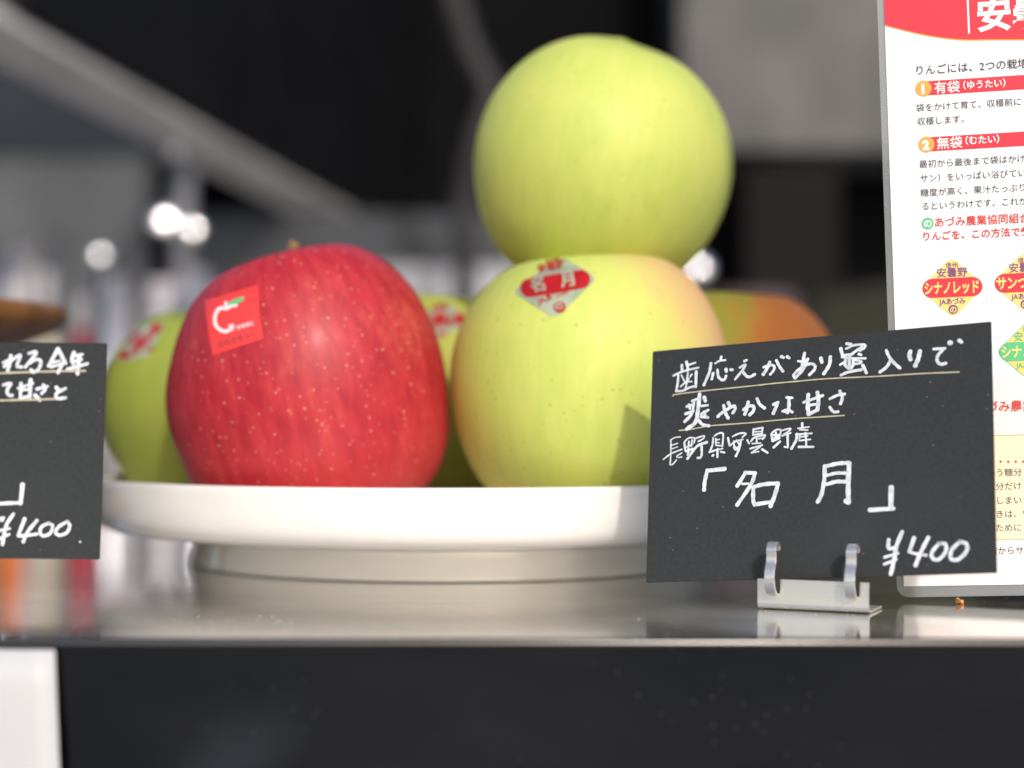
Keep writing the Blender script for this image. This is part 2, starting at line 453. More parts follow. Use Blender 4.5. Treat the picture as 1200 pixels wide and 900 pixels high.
# ------------------------------------------------------------------ apples
def apple(label, center, rad, half, mat, rot=(0, 0, 0), p=0.86, taper=0.10, lobes=0.012, seed=0, dimple=0.012, stem=None, lean=0.0, p2=None):
    rnd = random.Random(seed); ph = rnd.random() * 6.28; ph2 = rnd.random() * 6.28; ph3 = rnd.random() * 6.28
    bm = bmesh.new(); NS, NR = 112, 72
    rings = []
    for j in range(NR + 1):
        a = math.pi * j / NR; s, c = math.sin(a), math.cos(a)
        if j in (0, NR):
            z = half * c - (dimple if j == 0 else -dimple * 0.8)
            rings.append([bm.verts.new((0, 0, z))]); continue
        ring = []
        for k in range(NS):
            th = 2 * math.pi * k / NS
            w = max(0.0, min(1.0, -c / 0.6)); w = w * w * (3 - 2 * w)
            x = (s ** (p + ((p2 or p) - p) * w)) * (1 + taper * c - taper * 0.25 * c * c)
            lob = 1 + lobes * math.cos(5 * th + ph) * (0.4 - 0.6 * c) + 0.014 * math.cos(2 * th + ph2) + 0.008 * math.cos(3 * th + ph3)
            z = half * c * (1 + 0.03 * math.cos(th + ph3) + 0.02 * math.cos(2 * th + ph2) * s)
            z -= dimple * math.exp(-(x / 0.30) ** 2) * (1 if c > 0 else -0.8)
            z += lean * (x * math.cos(th) - 0.5) / 1.5 * max(0, min(1, c * 1.5 + 0.3))
            ring.append(bm.verts.new((rad * x * lob * math.cos(th), rad * x * lob * math.sin(th), z)))
        rings.append(ring)
    for A, B in zip(rings, rings[1:]):
        for k in range(NS):
            k2 = (k + 1) % NS
            if len(A) == 1: bm.faces.new((A[0], B[k], B[k2]))
            elif len(B) == 1: bm.faces.new((A[k], B[0], A[k2]))
            else: bm.faces.new((A[k], B[k], B[k2], A[k2]))
    bmesh.ops.recalc_face_normals(bm, faces=bm.faces)
    o = link_mesh('apple', bm, mat, smooth=True)
    tag(o, label, 'apple')
    o.location, o.rotation_euler = center, rot
    o['radius'] = rad
    bpy.context.view_layer.update()
    mw = o.matrix_world
    bvh = BVHTree.FromPolygons([mw @ v.co for v in o.data.vertices], [tuple(f.vertices) for f in o.data.polygons])
    if stem:
        z0 = half - dimple - 0.002
        link_mesh('stem', tube(bmesh.new(), [(0, 0, z0), (stem[0] * 0.2, stem[1] * 0.2, z0 + stem[2] * 0.5), (stem[0], stem[1], z0 + stem[2])],
                              lambda t: 0.0011 + 0.0009 * t ** 3, 12), M['stem'], o, smooth=True)
    return o, bvh

G = 'apples piled on the white plate'
red, red_bvh = apple('glossy red apple with a square red sticker, front left on the white plate', (-0.0645, 0.535, 0.0606), 0.0443, 0.0462,
                     apple_mat('red_apple_skin', 'red'), (R(3), R(-13), R(0)), p=0.87, taper=-0.03, seed=3, dimple=0.013, stem=(0.007, 0.0, 0.0120), lean=0.0070, p2=0.52)
fg, fg_bvh = apple('yellow green apple with a silver and red diamond sticker, beside the red apple', (0.0240, 0.536, 0.0588), 0.0441, 0.0440,
                   apple_mat('green_apple_skin_blushed', 'green', ((0.80, -0.05, 0.60), 0.50, 1.02, (0.74, 0.38, 0.20), 0.85)), (R(0), R(0), R(0)), p=0.76, taper=0.045, seed=11, p2=0.66)
tp, tp_bvh = apple('plain green apple balanced on top of the pile', (0.0306, 0.572, 0.1338), 0.0436, 0.0428,
                   apple_mat('green_apple_skin', 'green', ((0.45, 0.25, 0.80), 0.86, 1.12, (0.74, 0.50, 0.30), 0.7)), (R(9), R(10), R(0)), p=0.985, taper=0.015, seed=21, dimple=0.0015, p2=0.80)  # the pale rim highlight at upper right is painted into this skin
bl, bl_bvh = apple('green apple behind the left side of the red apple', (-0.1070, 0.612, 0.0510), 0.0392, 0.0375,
                   apple_mat('green_apple_skin_shaded', 'green', tone=(0.54, 0.56, 0.36)), (R(4), R(-6), R(100)), p=0.84, taper=0.08, seed=5)  # darker tone paints shade into this apple's skin
bc, bc_bvh = apple('yellow green apple at the back, seen in the gap between the two front apples', (-0.0170, 0.620, 0.0565), 0.0410, 0.0405,
                   apple_mat('green_apple_skin_back', 'green', tone=(0.80, 0.76, 0.55)), (R(0), R(0), R(200)), p=0.84, taper=0.07, seed=8)
br, br_bvh = apple('yellow apple with an orange red cheek, behind the written black card', (0.0765, 0.606, 0.0570), 0.0400, 0.0405,
                   apple_mat('yellow_apple_skin_blushed', 'green', ((0.85, -0.35, 0.25), 0.30, 0.72, (0.85, 0.28, 0.08), 0.95), (1.12, 0.92, 0.55)), (R(0), R(0), R(0)), p=0.82, taper=0.08, seed=14)
for a in (red, fg, tp, bl, bc, br): a['group'] = G

# ---- stickers wrapped onto the fruit
def wrap(bvh, obj_):
    inv = obj_.matrix_world.inverted(); e = Vector((0, 0, EYE))
    def put(px, py, h):
        d = (at(px, py, 1.0) - e).normalized()
        hit, nrm, i, dist = bvh.ray_cast(e, d)
        if hit is None:
            hit, nrm, i, dist = bvh.find_nearest(e + d * (obj_.location - e).length)
        if nrm.dot(d) > 0: nrm = -nrm
        return inv @ (hit + nrm * h)
    return put

def wrapped(name, mat, parent, put, h, outline=None, texts=(), strokes=(), T=lambda x, y: (x, y), cell=2.5):
    """flat shapes (photo pixels) cut fine enough to follow the fruit, then laid on it"""
    bm = bmesh.new()
    for ol in (outline or []): bm.faces.new([bm.verts.new((x, y, 0)) for x, y in ol])
    for body, x, y, size, ang, bold in texts:
        ca, sa = math.cos(ang), math.sin(ang)
        add_text(bm, body, lambda a, b: Vector((x + (a * ca + b * sa) * size, y + (a * sa - b * ca) * size, 0)), bold)
    for pts, w in strokes: ribbon(bm, pts, w, 0, lambda a, b, c: Vector((a, b, 0)))
    bmesh.ops.triangulate(bm, faces=bm.faces)
    for _ in range(6):
        es = [e for e in bm.edges if e.calc_length() > cell]
        if not es: break
        bmesh.ops.subdivide_edges(bm, edges=es, cuts=1); bmesh.ops.triangulate(bm, faces=[f for f in bm.faces if len(f.verts) > 3])
    for v in bm.verts: v.co = put(*T(v.co.x, v.co.y), h)
    bmesh.ops.recalc_face_normals(bm, faces=bm.faces)
    return link_mesh(name, bm, mat, parent, smooth=True)

def capsule(x0, y0, x1, y1, r, n=10):
    a = math.atan2(y1 - y0, x1 - x0)
    return [(x1 + r * math.cos(a - math.pi / 2 + math.pi * k / n), y1 + r * math.sin(a - math.pi / 2 + math.pi * k / n)) for k in range(n + 1)] + \
           [(x0 + r * math.cos(a + math.pi / 2 + math.pi * k / n), y0 + r * math.sin(a + math.pi / 2 + math.pi * k / n)) for k in range(n + 1)]

def diamond_sticker(apple_o, bvh, T=lambda x, y: (x, y), label=None):
    put = wrap(bvh, apple_o)
    s = wrapped('sticker', M['sticker_silver'], apple_o, put, 0.00016, [round_poly([(601, 342), (657, 300), (700, 326), (650, 374)], 9)], T=T)
    if label: s['label'] = label
    wrapped('printed_band', M['sticker_band'], s, put, 0.00032, [capsule(621, 338, 681, 328, 10.8)], T=T)
    wrapped('lettering', M['sticker_silver'], s, put, 0.00048, texts=[('名', 623.5, 342.5, 19, R(-10), 0.028), ('月', 658, 336.5, 19, R(-10), 0.028)], T=T)
    a = R(-12)
    wrapped('small_lettering', M['sticker_band'], s, put, 0.00034,
            texts=[('信州', 640, 311, 8.5, a, 0.02), ('安曇野', 631, 320.5, 11, a, 0.02), ('JAあづみ', 632, 357, 9.5, R(-20), 0.02)], T=T)
    wrapped('emblem', M['sticker_band'], s, put, 0.00034, [[(656 + 7.2 * math.cos(k * 0.4488), 360.5 + 6.6 * math.sin(k * 0.4488)) for k in range(14)]], T=T)
    wrapped('emblem_mark', M['sticker_silver'], s, put, 0.0005, texts=[('の', 650.5, 364.3, 11, R(-8), 0.02)], T=T)
    return s
diamond_sticker(fg, fg_bvh)
def affine(cx, cy, s, ang, sx=1.0, sy=1.0, c0=(650, 338)):
    ca, sa = math.cos(ang), math.sin(ang)
    def T(x, y):
        a, b = (x - c0[0]) * s * sx, (y - c0[1]) * s * sy
        return cx + a * ca - b * sa, cy + a * sa + b * ca
    return T
diamond_sticker(bl, bl_bvh, affine(166, 403, 0.80, R(-34), 0.95, 0.60))
diamond_sticker(bc, bc_bvh, affine(516, 377, 0.80, R(8), 0.9, 0.75))

put = wrap(red_bvh, red)
sq = wrapped('sticker', M['sticker_red'], red, put, 0.00018, [[(240.5, 352.5), (302.5, 334.5), (304, 366), (308.5, 397), (249.5, 417), (243.5, 382)]])
Z7 = lambda *p: [(230 + x / 9.475, 325 + y / 9.475) for x, y in p]
wrapped('apple_drawing', M['white_ink'], sq, put, 0.00034, strokes=[(Z7((445, 318), (400, 318), (345, 350), (270, 350), (222, 420), (220, 520), (265, 580), (320, 605), (362, 595)), 3.7), (Z7((340, 340), (336, 285)), 3.2)])
wrapped('leaf_drawing', M['green_ink'], sq, put, 0.00040, [Z7((352, 315), (370, 285), (430, 255), (500, 228), (548, 225), (530, 258), (480, 295), (420, 308))])
wrapped('lettering', M['white_ink'], sq, put, 0.00034, texts=[('弘', 270.3, 388.0, 8, R(-17), 0.05), ('ひろさき', 279, 386.3, 5.1, R(-17), 0.045)])
wrapped('variety_lettering', M['black_ink'], sq, put, 0.00034, texts=[('ひろさきふじ', 256.3, 408.2, 8.1, R(-18.5), 0.0)])

# ------------------------------------------------------------------ price cards
def strokes_mesh(name, groups, plane, mat, parent, h=0.00006):
    bm = bmesh.new()
    put = lambda u, v, hh: L(u, v, hh)
    for (ox, oy, sc), sts in groups:
        for pts, w in sts:
            q = [plane.uv(ox + x / sc, oy + y / sc) for x, y in pts]
            ribbon(bm, q, w / sc * plane.scale(ox + pts[0][0] / sc, oy + pts[0][1] / sc) * 0.96, h, put)
    for f in bm.faces:
        if f.normal.y > 0: f.normal_flip()
    bm.normal_update()
    return link_mesh(name, bm, mat, parent)

def S(w, *p): return (p, w)
A_ = ((780, 400, 12), [
    S(36, (230, 335), (232, 400)), S(38, (295, 290), (315, 385)), S(28, (320, 335), (420, 300)), S(30, (110, 485), (200, 440), (330, 400), (465, 370)),
    S(32, (180, 480), (170, 600), (150, 700)), S(32, (150, 700), (240, 695), (340, 650), (400, 635)), S(40, (432, 430), (425, 640)), S(28, (315, 440), (300, 560), (285, 660)),
    S(22, (225, 480), (265, 560)), S(22, (370, 465), (345, 500)), S(24, (215, 635), (330, 530)), S(22, (310, 570), (370, 565)),
    S(40, (640, 310), (615, 440), (540, 615)), S(28, (700, 310), (760, 275), (840, 265)), S(34, (785, 220), (775, 255)), S(38, (670, 450), (650, 535)),
    S(38, (730, 400), (745, 500), (800, 545), (835, 530), (850, 490)), S(46, (850, 395), (855, 425)), S(42, (918, 400), (940, 402)),
    S(36, (1110, 280), (1140, 265)), S(36, (1045, 370), (1120, 330), (1095, 390), (980, 535))])
B_ = ((870, 390, 12), [
    S(42, (5, 545), (60, 610), (110, 620), (175, 585)),
    S(48, (385, 415), (350, 500), (295, 585)), S(38, (300, 485), (400, 455), (450, 475), (440, 530), (395, 585)), S(42, (480, 390), (520, 470), (570, 540)),
    S(44, (550, 335), (580, 350)), S(44, (632, 338), (660, 355)),
    S(48, (875, 290), (855, 400), (835, 500)), S(34, (785, 400), (860, 405), (925, 370)), S(46, (920, 370), (860, 510), (745, 635)),
    S(42, (740, 635), (725, 590), (830, 490), (940, 440), (1010, 450), (1020, 510), (945, 592)), S(52, (1105, 360), (1120, 415))])
C_ = ((960, 385, 12), [
    S(52, (158, 400), (145, 510), (68, 635)),
    S(44, (390, 215), (450, 222)), S(50, (305, 285), (325, 365)), S(36, (380, 285), (500, 235), (640, 230), (635, 275), (575, 310)), S(40, (600, 260), (500, 330), (430, 390)),
    S(36, (330, 380), (450, 362)), S(40, (560, 360), (590, 372)), S(34, (320, 402), (480, 420), (650, 420)), S(36, (360, 470), (295, 510)),
    S(46, (370, 440), (365, 510), (420, 560), (470, 530), (480, 450)), S(44, (420, 430), (425, 540)), S(34, (480, 440), (590, 462), (570, 490), (495, 500)),
    S(44, (310, 655), (420, 610), (590, 580)), S(46, (615, 520), (665, 625)),
    S(46, (945, 310), (985, 400), (1060, 490), (1138, 558)), S(48, (1010, 440), (950, 540), (858, 612))])
D_ = ((1030, 380, 12), [
    S(62, (442, 382), (430, 440), (445, 492)), S(64, (577, 380), (555, 480), (512, 582)), S(42, (772, 350), (850, 345), (925, 340)),
    S(48, (905, 352), (830, 440), (822, 520), (870, 562), (938, 550)), S(76, (1003, 262), (1009, 262)), S(56, (1130, 230), (1160, 252))])
E_ = ((780, 450, 12), [
    S(56, (480, 145), (455, 380), (420, 540), (300, 635)), S(34, (375, 240), (460, 205)), S(38, (300, 318), (400, 285)), S(50, (545, 190), (560, 240)), S(34, (505, 310), (595, 300)),
    S(34, (330, 290), (345, 350)), S(40, (285, 420), (385, 385)), S(46, (272, 528), (340, 460), (385, 380)), S(44, (445, 485), (520, 570), (605, 588)),
    S(40, (505, 425), (600, 368)), S(40, (500, 460), (598, 472)), S(38, (540, 395), (570, 470)), S(36, (400, 260), (380, 400)),
    S(44, (735, 460), (790, 410), (900, 340), (965, 310), (980, 350), (945, 412)), S(48, (885, 265), (905, 310)), S(46, (818, 305), (840, 400), (880, 478))])
F_ = ((860, 440, 8.571), [
    S(34, (98, 345), (150, 310), (200, 312), (195, 360), (162, 395)), S(36, (145, 270), (130, 340), (112, 388)), S(32, (235, 235), (260, 290), (308, 328)),
    S(30, (400, 292), (445, 270)), S(36, (440, 278), (420, 330), (398, 380)), S(28, (532, 222), (588, 226)), S(36, (555, 230), (552, 340), (540, 372)), S(28, (492, 360), (540, 345), (588, 368)), S(26, (540, 378), (500, 355)),
    S(30, (702, 270), (800, 235), (893, 202)), S(42, (748, 195), (742, 300), (750, 385)), S(42, (840, 172), (850, 260), (840, 345)), S(28, (765, 298), (835, 288)), S(36, (750, 392), (842, 345)),
    S(30, (965, 235), (1040, 200), (1112, 187)), S(34, (1065, 158), (1090, 220), (1072, 282)), S(30, (965, 320), (1000, 365), (1045, 365))])
G_ = ((770, 490, 12), [
    S(18, (190, 310), (250, 275), (325, 265)), S(20, (195, 310), (195, 480), (185, 655)), S(16, (200, 385), (290, 355)), S(16, (200, 435), (290, 405)), S(20, (90, 580), (200, 500), (350, 440)),
    S(18, (185, 655), (220, 650), (275, 590)), S(18, (350, 490), (278, 535), (300, 555), (350, 545)),
    S(28, (385, 350), (400, 460)), S(24, (390, 330), (450, 280), (530, 285), (520, 350)), S(24, (450, 330), (435, 470)), S(22, (410, 410), (500, 370)), S(24, (495, 310), (480, 400)), S(28, (410, 470), (500, 430)),
    S(22, (530, 290), (660, 250), (650, 290), (580, 330)), S(38, (430, 570), (560, 400), (700, 340)), S(34, (625, 360), (630, 500), (610, 555), (572, 560)), S(26, (455, 440), (430, 520)),
    S(26, (810, 250), (870, 215), (930, 225), (920, 400)), S(28, (790, 280), (780, 380), (740, 480)), S(18, (830, 310), (880, 300)), S(22, (828, 290), (828, 385)), S(22, (840, 385), (910, 390)),
    S(24, (740, 480), (830, 450), (920, 430)), S(34, (852, 440), (850, 548)), S(32, (792, 522), (780, 532)), S(28, (900, 475), (950, 485)), S(16, (820, 345), (880, 348)),
    S(30, (1000, 280), (1020, 385)), S(24, (1065, 260), (1130, 225), (1190, 215)), S(22, (1030, 390), (1080, 345), (1190, 300)), S(24, (1080, 350), (1092, 440), (1150, 430))])
H_ = ((860, 485, 12), [
    S(24, (0, 312), (90, 272), (170, 280), (120, 330)), S(22, (0, 388), (130, 360)), S(34, (100, 370), (78, 480), (30, 595)), S(24, (0, 430), (30, 480), (80, 450)), S(22, (40, 370), (90, 460)),
    S(28, (275, 220), (400, 195)), S(26, (275, 220), (270, 300)), S(26, (405, 195), (395, 285)), S(18, (280, 256), (390, 246)), S(24, (275, 297), (395, 277)), S(28, (190, 370), (215, 418)),
    S(28, (242, 388), (290, 335), (440, 300), (405, 358)), S(26, (322, 320), (322, 415)), S(20, (262, 420), (380, 410)), S(18, (350, 352), (400, 342)), S(26, (232, 490), (400, 440)),
    S(28, (370, 460), (255, 545)), S(24, (250, 548), (350, 530)), S(32, (400, 500), (475, 548)),
    S(34, (532, 285), (542, 375)), S(28, (540, 265), (600, 225), (660, 232), (640, 330)), S(34, (560, 300), (640, 300)), S(30, (592, 260), (590, 350)), S(28, (560, 345), (640, 325)), S(34, (545, 382), (640, 345)), S(34, (562, 472), (650, 390)),
    S(26, (660, 240), (790, 207), (780, 240), (700, 290)), S(24, (680, 310), (800, 270)), S(34, (757, 290), (760, 468)), S(26, (715, 465), (760, 475)),
    S(36, (962, 135), (962, 180)), S(24, (905, 205), (1058, 186)), S(24, (930, 222), (1040, 230)), S(26, (875, 290), (1098, 275)), S(40, (888, 285), (878, 370), (812, 488)), S(24, (930, 292), (920, 380)),
    S(30, (1010, 270), (1020, 460)), S(22, (932, 326), (1040, 312)), S(24, (942, 376), (1080, 360)), S(34, (915, 465), (1118, 465))])
I_ = ((810, 530, 10), [
    S(48, (392, 195), (200, 215)), S(46, (190, 212), (160, 340), (152, 440)),
    S(44, (540, 395), (632, 250)), S(44, (635, 240), (748, 242)), S(46, (750, 245), (700, 380), (540, 618)), S(28, (600, 372), (670, 368)),
    S(48, (728, 415), (728, 560), (745, 612)), S(48, (740, 405), (860, 375), (1015, 365)), S(50, (1018, 372), (975, 520), (932, 630)), S(46, (775, 608), (940, 582))])
J_ = ((940, 530, 10), [
    S(50, (265, 160), (260, 330), (225, 500), (182, 582)), S(48, (300, 160), (420, 132), (545, 125)), S(58, (552, 132), (540, 400), (545, 585)), S(40, (300, 270), (400, 245), (500, 245)), S(46, (295, 375), (400, 345), (500, 345)),
    S(58, (515, 572), (545, 590)), S(62, (1045, 415), (1040, 655)), S(52, (795, 677), (1070, 660))])
K_ = ((1020, 600, 8.571), [
    S(40, (185, 280), (182, 360), (235, 365)), S(44, (320, 200), (260, 350), (238, 480), (205, 625)), S(30, (145, 455), (278, 415)), S(30, (142, 525), (262, 477)),
    S(42, (440, 262), (392, 398)), S(32, (390, 402), (460, 420), (560, 435)), S(44, (583, 258), (510, 400), (455, 535)),
    S(40, (690, 317), (755, 325), (755, 400), (690, 475), (625, 465), (622, 400), (690, 317)), S(42, (900, 297), (968, 325), (962, 400), (880, 478), (808, 465), (820, 380), (900, 297))])
UL = ((0, 0, 1), [S(1.5, (788.8, 464.2), (792, 462.3), (826, 458), (880, 452.4), (905, 449.6), (933, 447), (970, 443.8), (1030, 441), (1077, 438), (1124, 436)),
                  S(1.5, (796, 504.6), (811.7, 502.8), (833, 499), (880, 495.4), (930, 490.8), (989.5, 486.9))])
def scratch_set(n, x0, x1, y0, y1, sd):
    r = random.Random(sd)
    return ((0, 0, 1), [S(0.5 + r.random() * 0.5, (x, y), (x + r.uniform(-1.2, 1.6), y + r.uniform(-1, 1))) for x, y in [(r.uniform(x0, x1), r.uniform(y0, y1)) for _ in range(n)]])

cp = Plane(757, 682.6, 0.4555, -0.457, -0.2506, -0.0675)
CW, CH = 0.09153, 0.09153 / 1.419
def price_card(plane, w, h, label):
    bm = bmesh.new()
    slab(bm, round_poly([(0, 0), (w, 0), (w, h), (0, h)], 0.0003, 2), -0.00045, 0.0)
    o = link_mesh('price_card', bm, M['card'])
    plane.place(o); return tag(o, label, 'price card', 'black handwritten price cards')
card = price_card(cp, CW, CH, 'black card with five lines of white Japanese handwriting and ¥400, held by the steel clip')
strokes_mesh('lettering', [A_, B_, C_, D_, E_, F_, G_, H_, I_, J_, K_], cp, M['chalk'], card)
strokes_mesh('underline', [UL], cp, M['gold'], card, 0.00004)

lp = Plane(-263, 652, 0.480, -0.015, -0.10, 0.008)
L_ = ((0, 395, 10), [
    S(44, (128, 220), (112, 320), (92, 388)), S(36, (40, 300), (115, 268), (50, 345)), S(40, (60, 340), (195, 232), (240, 222), (200, 335), (250, 352)),
    S(40, (342, 190), (430, 180), (300, 348)), S(42, (330, 310), (430, 262), (480, 292), (450, 380), (392, 410), (362, 382)),
    S(46, (680, 140), (572, 338)), S(46, (690, 155), (770, 308)), S(34, (622, 298), (700, 280)), S(34, (602, 350), (735, 312)), S(44, (730, 314), (682, 418)),
    S(44, (868, 182), (840, 258)), S(36, (862, 222), (968, 202)), S(34, (842, 290), (958, 262)), S(40, (792, 378), (1025, 312)), S(38, (862, 280), (862, 350)), S(48, (930, 222), (910, 428)),
    S(40, (40, 562), (128, 545), (85, 620), (100, 678), (140, 684)), S(30, (212, 600), (388, 542)), S(40, (246, 545), (240, 720)), S(46, (360, 505), (350, 698)), S(32, (252, 620), (350, 610)), S(36, (232, 720), (350, 690)),
    S(36, (432, 610), (558, 577)), S(40, (510, 562), (530, 610), (492, 658)), S(46, (412, 682), (468, 738)), S(44, (662, 592), (690, 630)), S(40, (768, 602), (665, 660), (670, 718), (768, 712))])
M_ = ((0, 560, 10), [
    S(52, (265, 80), (242, 300)), S(44, (0, 304), (45, 300), (240, 290)), S(44, (158, 424), (82, 540), (50, 660), (30, 780)), S(32, (0, 618), (115, 592)), S(32, (0, 712), (108, 662)), S(40, (0, 470), (20, 500), (40, 470)),
    S(44, (290, 482), (218, 665)), S(38, (215, 680), (300, 676), (428, 660)), S(44, (433, 500), (320, 640), (275, 748)),
    S(40, (570, 532), (618, 562), (590, 648), (512, 680), (470, 640), (490, 572), (570, 532)), S(40, (790, 512), (818, 562), (785, 640), (702, 672), (652, 640), (690, 572), (790, 512)), S(20, (938, 750), (944, 750))])
lw = lp.uv(117.5, 647)[0]; lh = lp.uv(121, 402)[1]
lcard = price_card(lp, lw, lh, 'black card at the left edge, its writing cut off by the frame, ending in ¥400')
strokes_mesh('lettering', [L_], lp, M['chalk'], lcard)
strokes_mesh('price_lettering', [M_], lp, M['chalk'], lcard)
strokes_mesh('underline', [((0, 395, 10), [S(24, (0, 424), (300, 412), (640, 402), (1000, 396)), S(24, (0, 744), (300, 735), (640, 726)), ])], lp, M['gold'], lcard, 0.00004)

# ------------------------------------------------------------------ clip stand under the card
def clip_stand(loc, yaw, label):
    e = empty('card_clip', loc, label, 'card clip', 'steel card clips', (0, 0, yaw))
    w, t, h = 0.0287, 0.0006, 0.0079
    bm = bmesh.new()
    # bent sheet: upright front, rounded fold, flat base running back
    hs = 0.0042
    prof = [(0, hs), (0, 0.0016), (0.0003, 0.0008), (0.0010, 0.0003), (0.0020, 0.0002), (0.0150, 0.0002), (0.0150, 0.0008), (0.0020, 0.0008), (0.0012, 0.0010), (0.0007, 0.0016), (t, 0.0022), (t, hs)]
    A = [bm.verts.new((-w / 2, y, z)) for y, z in prof]; B = [bm.verts.new((w / 2, y, z)) for y, z in prof]
    for i in range(len(prof)): bm.faces.new((A[i - 1], A[i], B[i], B[i - 1]))
    bm.faces.new(A); bm.faces.new(B)
    bmesh.ops.recalc_face_normals(bm, faces=bm.faces)
    for xa, xb in ((-w / 2, -0.0101 - 0.0017), (-0.0101 + 0.0017, 0.0104 - 0.0017), (0.0104 + 0.0017, w / 2)):
        box(bm, xa, xb, 0, t, hs, h)
    link_mesh('base', bm, M['clip'], e)
    for cx in (-0.0101, 0.0104):
        pts = catmull([(-0.0002, 0.0042, 0), (-0.0022, 0.0052, 0), (-0.0034, 0.0075, 0), (-0.0031, 0.0100, 0), (-0.0018, 0.0122, 0), (-0.0015, 0.0140, 0), (-0.0016, 0.0156, 0), (-0.0004, 0.0168, 0), (0.0012, 0.0164, 0), (0.0020, 0.0150, 0)], 6)
        bm = bmesh.new(); th, hw = 0.0007, 0.00130
        rows = []
        n = len(pts)
        for i, p in enumerate(pts):
            d = (pts[min(i + 1, n - 1)] - pts[max(i - 1, 0)]).normalized(); nn = Vector((-d.y, d.x, 0))
            ww = hw * (0.85 if i < 3 or i > n - 3 else 1)
            q = p + nn * th
            rows.append([bm.verts.new((cx + sx * ww, a.x, a.y)) for sx, a in ((-1, p), (1, p), (1, q), (-1, q))])
        for a, b in zip(rows, rows[1:]):
            for k in range(4): bm.faces.new((a[k], a[(k + 1) % 4], b[(k + 1) % 4], b[k]))
        bm.faces.new(rows[0]); bm.faces.new(rows[-1]); bmesh.ops.recalc_face_normals(bm, faces=bm.faces)
        bmesh.ops.bevel(bm, geom=[ed for ed in bm.edges if len(ed.link_faces) == 2 and ed.calc_face_angle(0) > 1.2], offset=0.00012, segments=2, affect='EDGES')
        link_mesh('hook', bm, M['hook'], e, smooth=False)
    return e
mid = at(952, 717, 0.4325); mid.z = 0
clip_stand(mid, -0.43, 'small steel card clip with two hooks gripping the right black card')

# ------------------------------------------------------------------ laminated leaflet
pp = Plane(1051.5, 700, 0.459, -0.17, 0.0, -0.033)
PW, PH = 0.148, 0.210
poster = empty('leaflet', pp.o, 'white laminated apple leaflet with red header and printed Japanese text, standing behind the black card', 'leaflet')
pp.place(poster)
mg = pp.uv(1059, 687)
bm = bmesh.new(); slab(bm, round_poly([(0, 0), (PW, 0), (PW, PH), (0, PH)], 0.0035, 6), -0.0003, 0.0)
for f in bm.faces: f.material_index = 1 if abs(f.normal.y) < 0.5 else 0
lm = link_mesh('laminate', bm, M['laminate'], poster); lm.data.materials.append(plain('laminate_edge', (0.62, 0.64, 0.65), 0.3, var=0.02))
u0, v0 = mg
u0b = pp.uv(1037.5, 40)[0]
u0 = (u0 + u0b) / 2
bm = bmesh.new(); slab(bm, [(u0, v0), (PW - u0, v0), (PW - u0, PH - v0), (u0, PH - v0)], 0.0001, 0.0002)
sheet_o = link_mesh('printed_sheet', bm, M['paper'], poster)
U1 = PW - u0
def flat(name, mat, polys, h, label=None):
    bm = bmesh.new()
    for p in polys: add_poly(bm, [L(u, v, h) for u, v in p])
    for f in bm.faces:
        f.normal_update()
        if f.normal.y > 0: f.normal_flip()
    return link_mesh(name, bm, mat, sheet_o)
def texts(name, mat, items, h=0.00042):
    bm = bmesh.new()
    for body, px, py, size, bold in items:
        u, v = pp.uv(px, py); s = size * pp.scale(px, py)
        add_text(bm, body, lambda a, b: L(u + a * s, v + b * s, h), bold)
    return link_mesh(name, bm, mat, sheet_o)
PXY = pp.uv
# header with its curved lower edge, then the thin orange line along it
def curve_edge(off):
    out = []
    for x in range(1030, 1205, 6):
        t = (x - 1037) / 103
        y = 29.5 + 17 * math.sin(min(1.15, max(-0.1, t)) * math.pi / 2) + off
        out.append(PXY(x, y))
    u1 = PXY(1205, 45 + off); out.append(u1); out.append((U1, u1[1] + 0.012))
    return [(max(u, u0), v) for u, v in out]
e0, e1 = curve_edge(0), curve_edge(1.6)
flat('header_edge', M['orange_ink'], [[(u0, PH - v0)] + e1 + [(U1, PH - v0)]], 0.00026)
flat('header', M['red_ink'], [[(u0, PH - v0)] + e0 + [(U1, PH - v0)]], 0.00032)
flat('header_rule', M['white_ink'], [[PXY(1132.4, -8), PXY(1134.6, -8), PXY(1136.6, 40), PXY(1134.4, 40)]], 0.00038)
texts('header_lettering', M['white_ink'], [('安曇野', 1144, 34, 42, 0.03)])
# lower tinted panels
x_ = lambda px, py: PXY(px, py)
va, vb = x_(1168, 440)[1], x_(1168, 676)[1]
flat('tinted_panel', M['pink_ink'], [[(u0 + 0.003, vb), (U1 - 0.003, vb), (U1 - 0.003, va), (u0 + 0.003, va)]], 0.00026)
va, vb = x_(1168, 511)[1], x_(1168, 632)[1]
flat('panel_rule', M['orange_ink'], [[(u0 + 0.005, vb - 0.0002), (U1 - 0.005, vb - 0.0002), (U1 - 0.005, va + 0.0002), (u0 + 0.005, va + 0.0002)]], 0.00029)
flat('cream_panel', M['cream_ink'], [[(u0 + 0.0052, vb), (U1 - 0.0052, vb), (U1 - 0.0052, va), (u0 + 0.0052, va)]], 0.00032)
dots = []
for i in range(14):
    u, v = x_(1172.5 + i * 8.8, 541)
    dots.append([(u + 0.00034 * math.cos(k * 0.785), v + 0.00034 * math.sin(k * 0.785)) for k in range(8)])
flat('dotted_rule', M['red_text'], dots, 0.00038)
